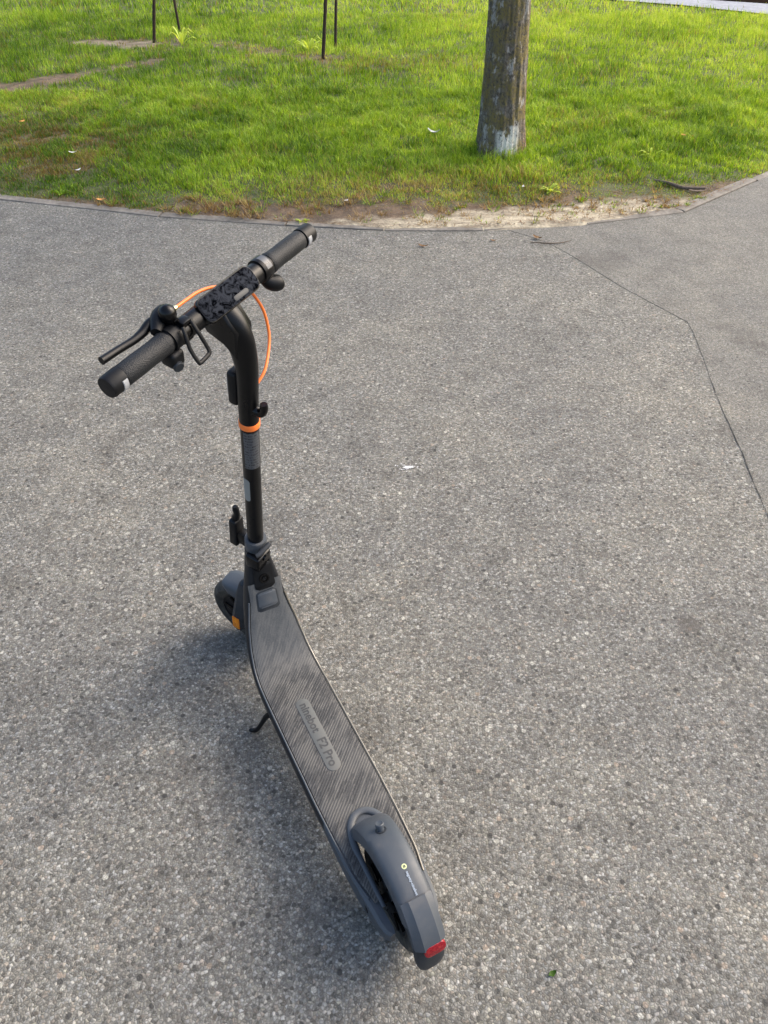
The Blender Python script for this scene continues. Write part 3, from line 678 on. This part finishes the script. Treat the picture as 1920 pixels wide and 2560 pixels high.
# rubber mat with the wheel slot at the rear
V = []; F = []
ys = np.concatenate([np.linspace(.035, .225, 22), np.linspace(.24, .655, 20)])
rows = []
def outer(y): return float(np.interp(y, [.03, .10, .20, .30, .60, .66, .70, .74, .77, .80], [.0565, .070, .0755, .078, .079, .078, .0755, .069, .060, .045]))
def inner(y): return 0 if y > .228 else .049*math.sqrt(max(0, 1-max(0, (y-.150)/.078)**2)) if y > .15 else .049
for y in ys: rows.append(((lambda x, up, y=y: (CX+x, y, .162+up)), outer(y), inner(y)))
for s in np.linspace(slat(.66), slat(.815), 22)[1:]:
    rows.append(((lambda x, up, s=s: SP(s, x, up)), outer(S(s)[0][0]), 0))
for sg in (-1, 1):
    b0 = len(V)
    for f, o_, i_ in rows:
        for k in range(7):
            if False: pass
            x = i_+(o_-i_)*k/6; up = .0030 if 0 < k < 6 else (.0030 if (k == 0) else .0004); 
            V.append(f(sg*x, up))
    for r in range(len(rows)-1):
        for k in range(6): F.append((b0+r*7+k, b0+r*7+k+1, b0+(r+1)*7+k+1, b0+(r+1)*7+k))
me = bpy.data.meshes.new('deck_mat'); me.from_pydata(V, [], F); bm = bmesh.new(); bm.from_mesh(me); bmesh.ops.remove_doubles(bm, verts=bm.verts, dist=1e-5)
bmesh.ops.recalc_face_normals(bm, faces=bm.faces)
if sum(f.normal.z for f in bm.faces) < 0: bmesh.ops.reverse_faces(bm, faces=bm.faces)
bm.to_mesh(me); bm.free(); dm = link('deck_mat', me, 'mat', sc, angle=30)
# side rails: thin raised lip each side, right one coloured as if sunlit
for sg in (-1, 1):
    P = [(CX+sg*(outer(y)+.0045), y, .1625) for y in np.linspace(.05, .655, 30)]+[SP(s, sg*(outer(S(s)[0][0])+.0045), .0005) for s in np.linspace(slat(.66), slat(.80), 14)]
    V_, F_ = tubevf(P, .0024, 8); mesh('deck_rail', V_, F_, 'railsun' if sg > 0 else 'slate', sc)
# badge and lettering on the deck
bx = CX-.004
pill = prism('deck_badge', rrect(.225, .036, .0175), None, .0012, 'pill', sc, .0004, basis((bx, .462, .1650), (0, -1, 0), (1, 0, 0), (0, 0, 1)))
def text(name, body, size, mt, parent, M4, ext=.0003, track=1.0, bold=.0):
    cu = bpy.data.curves.new(name, 'FONT'); cu.body = body; cu.size = size; cu.extrude = ext; cu.align_x = 'CENTER'; cu.align_y = 'CENTER'; cu.space_character = track; cu.offset = bold; cu.resolution_u = 4
    tmp = bpy.data.objects.new('tmp_text', cu); C.objects.link(tmp); dg = bpy.context.evaluated_depsgraph_get(); dg.update()
    me = bpy.data.meshes.new_from_object(tmp.evaluated_get(dg)); bpy.data.objects.remove(tmp); bpy.data.curves.remove(cu)
    me.materials.clear(); me.transform(M4); me.name = name
    return link(name, me, mt, parent, False)
TB = lambda y, dx=0: basis((bx+dx, y, .1664), (0, -1, 0), (1, 0, 0), (0, 0, 1))
text('lettering', 'ninebot', .030, 'ink', pill, TB(.513), bold=.0006)
text('lettering', 'F2 Pro', .031, 'ink', pill, TB(.405), bold=.0006)
# charging flap, its rim, the dark neck panel, its screw
def plate(name, s0, s1, w0, w1, up, th, mt, parent, n=8, dx=0, rnd=.3):
    rings = []
    for k in range(n+1):
        t = k/n; s = s0+(s1-s0)*t; e = min(t, 1-t)*(s1-s0); r = rnd*min(w0, w1); hw = w0+(w1-w0)*t
        if e < r: hw -= r-math.sqrt(max(0, r*r-(r-e)**2))
        zt = up+th; rings.append([SP(s, dx-hw, up), SP(s, dx-hw, zt-.0006), SP(s, dx-hw+.001, zt), SP(s, dx+hw-.001, zt), SP(s, dx+hw, zt-.0006), SP(s, dx+hw, up)])
    return loft(name, rings, mt, parent, angle=40)
s1_ = slat(.770)
rim = plate('charge_port_rim', slat(.7865), slat(.8075), .0315, .0285, .0025, .0013, 'slatedark', sc, 12, 0)
plate('charge_port_flap', slat(.7905), slat(.806), .0265, .0245, .003, .0022, 'slate', sc, 12)
plate('neck_panel', slat(.8085), slat(.8285), .0285, .0235, .0025, .0022, 'blackplastic', sc, 12, 0, .5)
(yy, zz_, hw_, t_, cx_), (ny_, nz_) = S(slat(.795))
Rn = Vector((0, ny_, nz_)).to_track_quat('Z', 'Y').to_matrix().to_4x4()
def onneck(o, s, up=0):
    (y, z, hw, t, cx), (ny, nz) = S(s); o.matrix_local = Matrix.Translation((cx, y+ny*up, z+nz*up)) @ Vector((0, ny, nz)).to_track_quat('Z', 'Y').to_matrix().to_4x4(); return o
onneck(lathe('screw_hole', [(0, .0135), (.003, .0135), (.003, .0095), (.0012, .0085), (.0012, .0001)], 'gloss', sc, 'z', n=24), slat(.8175), .0046)
onneck(lathe('screw', [(0, .0055), (.0035, .005), (.0035, .0025), (.002, .0001)], 'blackplastic', sc, 'z', n=6), slat(.8175), .0050)
# head tube and hinge (along the steering axis, in body frame)
MH = Matrix.Translation((0, WB, .125)) @ Matrix.Rotation(RAKE, 4, 'X')
ht = lathe('head_tube', [(.17, .030), (.175, .033), (.23, .033), (.30, .031), (.352, .029)], 'slatedark', sc, 'z', n=32); ht.matrix_local = MH
# rear arms beside the wheel
for sg in (-1, 1):
    sec = []
    for y, xi, xo, zt, zb in ((.245, .052, .0835, .1605, .095), (.20, .050, .0832, .1605, .092), (.14, .049, .081, .1605, .085), (.09, .0485, .077, .160, .080), (.04, .048, .072, .158, .082), (.0, .045, .068, .154, .092), (-.020, .043, .063, .150, .105), (-.030, .044, .055, .147, .112)):
        sec.append([(CX+sg*xi, y, zt), (CX+sg*(xo-.007), y, zt), (CX+sg*xo, y, zt-.006), (CX+sg*(xo+.001), y, (zt+zb)/2), (CX+sg*(xo-.004), y, zb), (CX+sg*xi, y, zb)])
    arm = loft('rear_arm', sec, 'slate', sc, angle=35)
    lathe('axle_nut', [(.0, .011), (.006, .0105), (.008, .007), (.008, .0001)], 'black', arm, 'x', (CX+sg*.066 if sg > 0 else CX-.074, .05, .125), 6)
# wheels
def wheel(name, cy, cz, parent, xform=None, cx=0):
    wroot = lathe(name, [(-.040, .012), (-.040, .010), (.040, .010), (.040, .012)], 'black', parent, 'x', (cx, cy, cz), 16)
    th = np.linspace(-2.35, 2.35, 15); prof = [(.0255*math.sin(a)*(1 if abs(a) < 1.6 else .93), .1005+.0245*math.cos(a)) for a in th]
    prof = [(-.0165, .0835)]+prof+[(.0165, .0835)]
    def wob(k, i):
        if 5 <= i <= 12: return -.0022 if (k+(i % 2)) % 2 == 0 else 0
        return 0
    lathe('tyre', prof, 'tyre', wroot, 'x', (cx, cy, cz), 96, wob=wob, angle=25)
    lathe('rim', [(-.019, .086), (-.021, .082), (-.019, .077), (-.012, .070), (-.015, .045), (-.024, .038), (-.026, .015), (-.026, .0001), (.026, .0001), (.026, .015), (.024, .038), (.015, .045), (.012, .070), (.019, .077), (.021, .082), (.019, .086)], 'blackplastic', wroot, 'x', (cx, cy, cz), 40)
    for k in range(8):
        a = 2*math.pi*k/8
        for sg in (-1, 1):
            P = [(cx+sg*.020, cy+r*math.cos(a+.12*(r-.04)*20), cz+r*math.sin(a+.12*(r-.04)*20)) for r in (.036, .055, .076)]
            V_, F_ = tubevf(P, [.006, .0045, .005], 6); mesh('spoke', V_, F_, 'gloss', wroot)
    return wroot
wheel('rear_wheel', .05, .125, sc, cx=CX)
# rear fender: arch about the rear axle
def fender(name, cy, cz, R, a0, a1, hwf, skirt, mt, parent, cx=0, n=30, extra=None):
    rings = []
    for k in range(n+1):
        t = k/n; a = math.radians(a0+(a1-a0)*t); hw = hwf(t); r0 = R+(extra(t) if extra else 0); sk = skirt(t)
        up = (math.cos(a), math.sin(a)); pr = []
        for u, d in ((-1, -1), (-1.0, -.45), (-.93, -.20), (-.72, -.055), (-.35, -.008), (0, 0), (.35, -.008), (.72, -.055), (.93, -.20), (1.0, -.45), (1, -1)): pr.append((u*hw, r0+d*sk))
        inn = [(x*(1-.003/hw), min(r, r0-.003)) for x, r in pr[::-1]]
        ring = [(cx+x, cy+r*up[0], cz+r*up[1]) for x, r in pr+inn]; rings.append(ring)
    return loft(name, rings, mt, parent, angle=40)
rf = fender('rear_fender', .05, .125, .161, 7, 137, lambda t: float(np.interp(t, [0, .08, .2, .45, 1], [.032, .041, .042, .039, .036])), lambda t: float(np.interp(t, [0, .3, .6, 1], [.026, .036, .040, .036])), 'slate', sc, CX,
            extra=lambda t: float(np.interp(t, [0, .12, .3, 1], [-.002, .0, .001, 0])))
mf = fender('mudflap', .05, .125, .159, 136, 186, lambda t: float(np.interp(t, [0, .3, .9, 1], [.0355, .033, .030, .022])), lambda t: .030*(1-.3*t), 'slatedark', rf, CX, 14)
# spine block leading to the lamp
sec = []
for t in np.linspace(0, 1, 12):
    a = math.radians(119.5+(155-119.5)*t); up = (math.cos(a), math.sin(a)); r = .1615+float(np.interp(t, [0, .04, 1], [.0035, .0045, .010])); wt, wb_ = .020, .034
    sec.append([(CX-wb_, .05+(.145)*up[0], .125+.145*up[1]), (CX-wb_, .05+(.158)*up[0], .125+.158*up[1]), (CX-wt-.003, .05+(r-.004)*up[0], .125+(r-.004)*up[1]), (CX-wt+.002, .05+r*up[0], .125+r*up[1]),
                (CX+wt-.002, .05+r*up[0], .125+r*up[1]), (CX+wt+.003, .05+(r-.004)*up[0], .125+(r-.004)*up[1]), (CX+wb_, .05+.158*up[0], .125+.158*up[1]), (CX+wb_, .05+.145*up[0], .125+.145*up[1])])
loft('lamp_housing', sec, 'slate', rf, angle=25)
a = math.radians(157); ctr = Vector((CX+.004, .05+.163*math.cos(a), .125+.163*math.sin(a))); nr = Vector((0, math.cos(math.radians(175)), math.sin(math.radians(175))+.25)).normalized(); xx = Vector((1, 0, 0)); yy_ = nr.cross(xx)
prism('tail_light', rrect(.048, .027, .0125), None, .008, 'red', sc, .002, basis(ctr, xx, yy_, nr))
# mount collar: raised U round the slot
P = [(CX+.0445, y, .166) for y in (.02, .08, .13)]+[(CX+.0435, .165, .167), (CX+.036, .200, .168), (CX+.020, .222, .169), (CX, .229, .169), (CX-.020, .222, .169), (CX-.036, .200, .168), (CX-.0435, .165, .167)]+[(CX-.0445, y, .166) for y in (.13, .08, .02)]
tube('fender_mount', P, [.0022, .0026, .003]+[.0042]*7+[.003, .0026, .0022], 'slate', sc, 12, sx=2.0, smoothn=5)
fb = [(.036, .172), (.037, .190), (.034, .205), (.026, .217), (.012, .224), (0, .2255)]
fb = fb+[(-a_, b_) for a_, b_ in fb[:-1][::-1]]
prism('fender_base', [(CX+a_, b_) for a_, b_ in fb], None, .0045, 'slate', sc, .001, Matrix.Translation((0, 0, .1625)))
# stud on the fender
a = math.radians(63); Ms = Matrix.Translation((CX, .05+.161*math.cos(a), .125+.161*math.sin(a))) @ Vector((0, math.cos(a), math.sin(a))).to_track_quat('Z', 'Y').to_matrix().to_4x4()
o = lathe('latch_collar', [(-.002, .0125), (.0015, .012), (.0015, .0095), (-.001, .009)], 'slatedark', rf, 'z', n=24); o.matrix_local = Ms
o = lathe('latch_stud', [(-.002, .0075), (.009, .0072), (.010, .0095), (.016, .0095), (.0175, .008), (.0165, .005), (.0165, .0001)], 'slate', rf, 'z', n=24); o.matrix_local = Ms
# logo disc and small print on the fender
a = math.radians(102); Ml = lambda a, r=.1622: basis((CX, .05+r*math.cos(a), .125+r*math.sin(a)), (0, math.sin(-a), math.cos(a)), (1, 0, 0), (0, math.cos(a), math.sin(a)))
def ontop(deg, dx=0, r=.1622):
    a = math.radians(deg); n_ = Vector((0, math.cos(a), math.sin(a))); t = Vector((0, -math.sin(a), math.cos(a)))
    x_ = t; y2 = n_.cross(x_); return basis((CX+dx, .05+r*n_[1], .125+r*n_[2]), x_, y2, n_)
disc = prism('fender_emblem', [(.0054*math.cos(k*math.pi/12), .0054*math.sin(k*math.pi/12)) for k in range(24)], None, .0004, 'yellowink', rf, 0, ontop(98, .004, .1612))
for k in range(4):
    b = k*math.pi/2+.78; prism('emblem_mark', [(math.cos(b)*.0018+.0012*math.cos(q), math.sin(b)*.0018+.0012*math.sin(q)) for q in np.linspace(0, 5.5, 8)], None, .0003, 'slatedark', disc, 0, ontop(98, .004, .1617))
text('small_print', 'segway-ninebot', .0075, 'whiteink', rf, ontop(110, .004, .1618), .0002, bold=.0003)
# kickstand
tube('kickstand', [(-.083, .598, .122), (-.098, .615, .094), (-.111, .627, .056), (-.123, .639, .020), (-.132, .648, .009), (-.141, .655, .0075)], [.009, .008, .0065, .0065, .0065, .005], 'black', sc, 10, smoothn=4)
rbox('kickstand_bracket', (-.072, .590, .100), (.034, .05, .020), 'black', sc)

# ------- steered half: everything below uses the steering frame
wheel('front_wheel', .035, -.007, sc); sc.children
fw = [o for o in sc.children if o.name.startswith('front_wheel')][0]; st(fw)
ff = st(fender('front_fender', .035, -.007, .146, 58, 118, lambda t: float(np.interp(t, [0, .1, 1], [.028, .034, .040])), lambda t: .045 if t > .3 else .03+.05*t, 'slate', sc, 0, 24))
# fork legs with covers and amber reflectors
for sg in (-1, 1):
    sec = []
    for s_, yc, hy, xi, xo in ((.205, .0, .030, .030, .048), (.165, .004, .030, .034, .060), (.11, .014, .027, .036, .063), (.05, .026, .024, .036, .064), (.0, .034, .022, .036, .065), (-.030, .037, .014, .037, .060)):
        sec.append([(sg*xi, yc-hy, s_), (sg*xi, yc+hy, s_), (sg*(xo-.006), yc+hy, s_), (sg*xo, yc+hy-.010, s_), (sg*xo, yc-hy+.010, s_), (sg*(xo-.006), yc-hy, s_)])
    leg = st(loft('fork_leg', sec, 'slatedark', sc, angle=30))
    rbox('side_reflector', (sg*.0655, .034, .020), (.004, .024, .055), 'amber', leg, .0018)
st(rbox('fork_crown', (0, .0, .192), (.094, .062, .036), 'slatedark', sc, .012, seg=3))
# stem
st(lathe('steerer_collar', [(.345, .0255), (.350, .0285), (.384, .0285), (.389, .0265), (.389, .0235)], 'slate', sc, 'z', n=36))
st(tube('stem', [(0, 0, .30), (0, 0, .50), (0, 0, .78), (0, 0, .800)], [.0200, .0200, .0202, .0202], 'black', sc, 36))
st(lathe('orange_band', [(.792, .0206), (.793, .0226), (.806, .0228), (.808, .0215)], 'orange', sc, 'z', n=36))
NP = [(.806, 0, .0212, .0212), (.86, 0, .0216, .0216), (.91, -.001, .0218, .0222), (.95, -.001, .0220, .0235), (.985, .004, .0225, .0270), (1.015, .014, .0235, .0325), (1.040, .026, .0245, .0345), (1.060, .038, .0250, .0320), (1.078, .050, .0250, .0240), (1.088, .055, .024, .014)]
NQ = catmull(NP, 6)
st(loft('neck', [[(rx*math.cos(a), yc+ry*math.sin(a), s_+(.55*(ry*math.sin(a)) if s_ > .98 else .55*(ry*math.sin(a))*max(0, (s_-.93)/.05))*-.35) for a in np.linspace(0, 2*math.pi, 36, endpoint=False)] for s_, yc, rx, ry in NQ], 'black', sc, angle=60))
bmG = [(.0, .985), (.030, 1.006), (.072, 1.018), (.081, 1.030), (.082, 1.062), (.066, 1.088), (.035, 1.086), (.0, 1.045)]
st(loft('neck_gusset', [[(x, y0*k+.035*(1-k), z0*k+1.05*(1-k)) for y0, z0 in bmG] for x, k in ((-.0255, .90), (-.023, .97), (-.019, 1), (.019, 1), (.023, .97), (.0255, .90))], 'black', sc, angle=40))
def curved_patch(name, r, a0, a1, z0, z1, mt, n=14, rc=0):
    V = []; F = []
    for k in range(n+1):
        t = k/n; a = math.radians(a0+(a1-a0)*t); e = min(t, 1-t)*math.radians(abs(a1-a0))*r; c_ = 0
        if rc and e < rc: c_ = rc-math.sqrt(max(0, rc*rc-(rc-e)**2))
        V += [(r*math.cos(a), r*math.sin(a), z0+c_), (r*math.cos(a), r*math.sin(a), z1-c_)]
    F = [(2*i, 2*i+2, 2*i+3, 2*i+1) for i in range(n)]
    me = bpy.data.meshes.new(name); me.from_pydata(V, [], F); return link(name, me, mt, sc)
st(curved_patch('spec_label', .0207, -185, -78, .672, .786, 'label'))
st(curved_patch('maker_label', .0206, -218, -160, .555, .632, 'label2', rc=.008))
# rider side hinge: dark block, pivot, pin lever
st(rbox('hinge_block', (-.014, -.016, .330), (.054, .044, .050), 'gloss', sc, .007, seg=3))
st(tube('hinge_pin', [(-.038, -.030, .374), (-.028, -.034, .376), (.004, -.038, .384), (.008, -.038, .386)], [.006, .0068, .0068, .0055], 'slatedark', sc, 14))
st(lathe('hinge_pivot', [(0, .010), (.006, .0095), (.006, .005), (.004, .0001)], 'gloss', sc, 'y', (-.012, -.042, .345), 20))
# folding latch on the front of the stem
st(rbox('folding_latch', (0, .060, .375), (.038, .026, .096), 'blackplastic', sc, .006, seg=3, taper=.9))
st(rbox('latch_hinge', (0, .040, .360), (.026, .040, .045), 'black', sc, .006))
st(tube('latch_tip', [(0, .060, .425), (0, .055, .445), (0, .058, .462), (0, .060, .470)], [.011, .008, .0085, .006], 'blackplastic', sc, 12))
# head lamp on the front of the neck
hl = st(rbox('headlight', (0, .029, .888), (.034, .026, .088), 'blackplastic', sc, .009, seg=3))
prism('lamp_lens', rrect(.022, .05, .009), None, .002, 'silver', hl, .0006, basis((0, .0415, .89), (-1, 0, 0), (0, 0, 1), (0, 1, 0)))
# bag hook on the rider side
st(tube('bag_hook', [(0, -.016, .845), (0, -.029, .845), (0, -.037, .853), (0, -.040, .865), (0, -.039, .875)], [.013, .0110, .0095, .0088, .0080], 'gloss', sc, 12, smoothn=4))
# handlebar
HY, HZ = .054, 1.083
def bar(name, prof, mt, par=sc, n=36, steer=True):
    o = lathe(name, prof, mt, par, 'x', (0, HY, HZ), n)
    return st(o) if steer else o
hbr = bar('handlebar', [(-.275, .011), (-.275, .0155), (-.16, .0170), (-.12, .0198), (-.05, .0208), (.05, .0208), (.12, .0202), (.16, .0170), (.275, .0155), (.275, .011)], 'black')
for sg in (-1, 1):
    p = [(.144, .0160), (.146, .0192), (.152, .0212), (.158, .0200), (.18, .0193), (.22, .0198), (.252, .0195), (.256, .0176)]
    g_ = bar('grip', [(sg*a, b) for a, b in p], 'grip')
    p = [(.256, .0160), (.257, .0203), (.286, .0201), (.290, .0185), (.291, .0001)]
    cap_ = bar('bar_end', [(sg*a, b) for a, b in p], 'blackplastic')
    V = []; F = []
    for k in range(13):
        a_ = math.radians(150+85*k/12)-math.pi/2+.9
        for x_, r_ in ((.259, .0200), (.260, .0213), (.2695, .0213), (.2705, .0200)): V.append((sg*x_, HY+r_*math.cos(a_+math.pi/2-.9), HZ+r_*math.sin(a_+math.pi/2-.9)))
    for k in range(12):
        for j in range(3): F.append((k*4+j, k*4+j+1, k*4+j+5, k*4+j+4))
    mesh('signal_lens', V, F, 'silver', cap_)
# display
nd_ = Vector((0, -.66, .75)).normalized(); xd = Vector((1, 0, 0)); yd = nd_.cross(xd)
cdp = Vector((.010, HY, HZ))+nd_*.0135
Mb = basis(cdp, xd, yd, nd_)
dsp = st(prism('display_housing', rrect(.152, .050, .016), None, .011, 'gloss', sc, .003, Mb))
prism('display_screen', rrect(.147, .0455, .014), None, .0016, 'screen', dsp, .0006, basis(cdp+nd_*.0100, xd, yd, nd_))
prism('power_button', rrect(.040, .0095, .0045), None, .0012, 'slatedark', dsp, .0005, basis(cdp+nd_*.0112+yd*-.0135+xd*.02, xd, yd, nd_))
# left controls: clamp, brake lever, bell, phone bracket loop, indicator pod
st(lathe('brake_clamp', [(-.142, .0175), (-.141, .0215), (-.124, .0215), (-.123, .0175)], 'blackplastic', sc, 'x', (0, HY, HZ), 28))
st(tube('brake_housing', [(-.150, .070, 1.098), (-.128, .084, 1.102), (-.108, .090, 1.104), (-.090, .086, 1.102)], [.010, .0155, .0155, .010], 'blackplastic', sc, 14, smoothn=3))
bl = st(tube('brake_lever', [(-.122, .092, 1.102), (-.140, .094, 1.099), (-.160, .092, 1.094), (-.185, .091, 1.093), (-.215, .093, 1.094), (-.256, .094, 1.096)], [.008, .009, .0085, .0072, .007, .0074], 'black', sc, 12, smoothn=4))
b_ = st(lathe('bell', [(.0, .011), (.006, .0145), (.014, .0162), (.022, .0150), (.028, .0105), (.0315, .0045), (.032, .0001)], 'gloss', sc, 'z', (-.118, .070, 1.104), 32))
lathe('bell_base', [(-.010, .010), (.002, .012)], 'black', b_, 'z', (-.118, .070, 1.104), 20)
st(lathe('bracket_clamp', [(-.118, .0185), (-.117, .0225), (-.100, .0225), (-.099, .0185)], 'gloss', sc, 'x', (0, HY, HZ), 24))
lp = [(-.096, .040, 1.108), (-.096, .026, 1.090), (-.092, .011, 1.060), (-.093, .006, 1.052), (-.098, .004, 1.049), (-.121, .002, 1.048), (-.126, .004, 1.052), (-.128, .018, 1.076), (-.124, .028, 1.098), (-.120, .036, 1.108)]
st(tube('bracket_loop', lp, .0030, 'blackplastic', sc, 10, sx=1.4, smoothn=2))
st(rbox('bracket_catch', (-.106, .046, 1.106), (.022, .018, .012), 'gloss', sc, .003))
pod = st(rbox('indicator_pod', (-.146, .044, 1.056), (.032, .034, .032), 'blackplastic', sc, .008, seg=3))
o = lathe('indicator_button', [(0, .0105), (.009, .010), (.0105, .0085), (.0105, .0001)], 'slatedark', pod, 'z', n=24)
o.matrix_local = Matrix.Translation((-.150, .033, 1.047)) @ Vector((-.30, -.9, -.05)).to_track_quat('Z', 'Y').to_matrix().to_4x4()
# right controls: throttle ring, its marking plate, thumb paddle
th = st(lathe('throttle_ring', [(.112, .0185), (.113, .0235), (.118, .0245), (.137, .0240), (.141, .0215), (.142, .0175)], 'black', sc, 'x', (0, HY, HZ), 36))
V = []; F = []
for k in range(9):
    a_ = math.radians(75+75*k/8)
    for x_ in (.120, .135): V.append((x_, HY+.0249*math.cos(a_), HZ+.0249*math.sin(a_)))
F = [(2*i, 2*i+1, 2*i+3, 2*i+2) for i in range(8)]
me = bpy.data.meshes.new('throttle_plate'); me.from_pydata(V, [], F); link('throttle_plate', me, 'label', th)
st(tube('throttle_paddle', [(.124, .050, 1.066), (.134, .040, 1.055), (.146, .033, 1.050), (.155, .031, 1.049), (.159, .030, 1.049)], [.010, .015, .0165, .0145, .008], 'blackplastic', sc, 16, sx=1.0, smoothn=4))
# cables
st(lathe('cable_ferrule', [(-.090, .0030), (-.088, .0046), (-.081, .0046), (-.078, .0030)], 'brass', sc, 'x', (0, .0855, 1.102), 14))
st(tube('brake_cable', [(-.082, .0855, 1.102), (-.049, .087, 1.100), (-.016, .088, 1.097), (.02, .085, 1.088), (.045, .074, 1.079), (.0672, .06, 1.0723), (.093, .06, 1.0493), (.1081, .055, 1.0259), (.1194, .045, .9899), (.114, .03, .9503), (.0929, .015, .9302), (.0516, -.005, .9111), (.016, -.008, .895)], .0031, 'orange', sc, 12, smoothn=6))

# each thing below the scooter keeps its own name; keep the sun soft and the scene units metric
scene.unit_settings.system = 'METRIC'
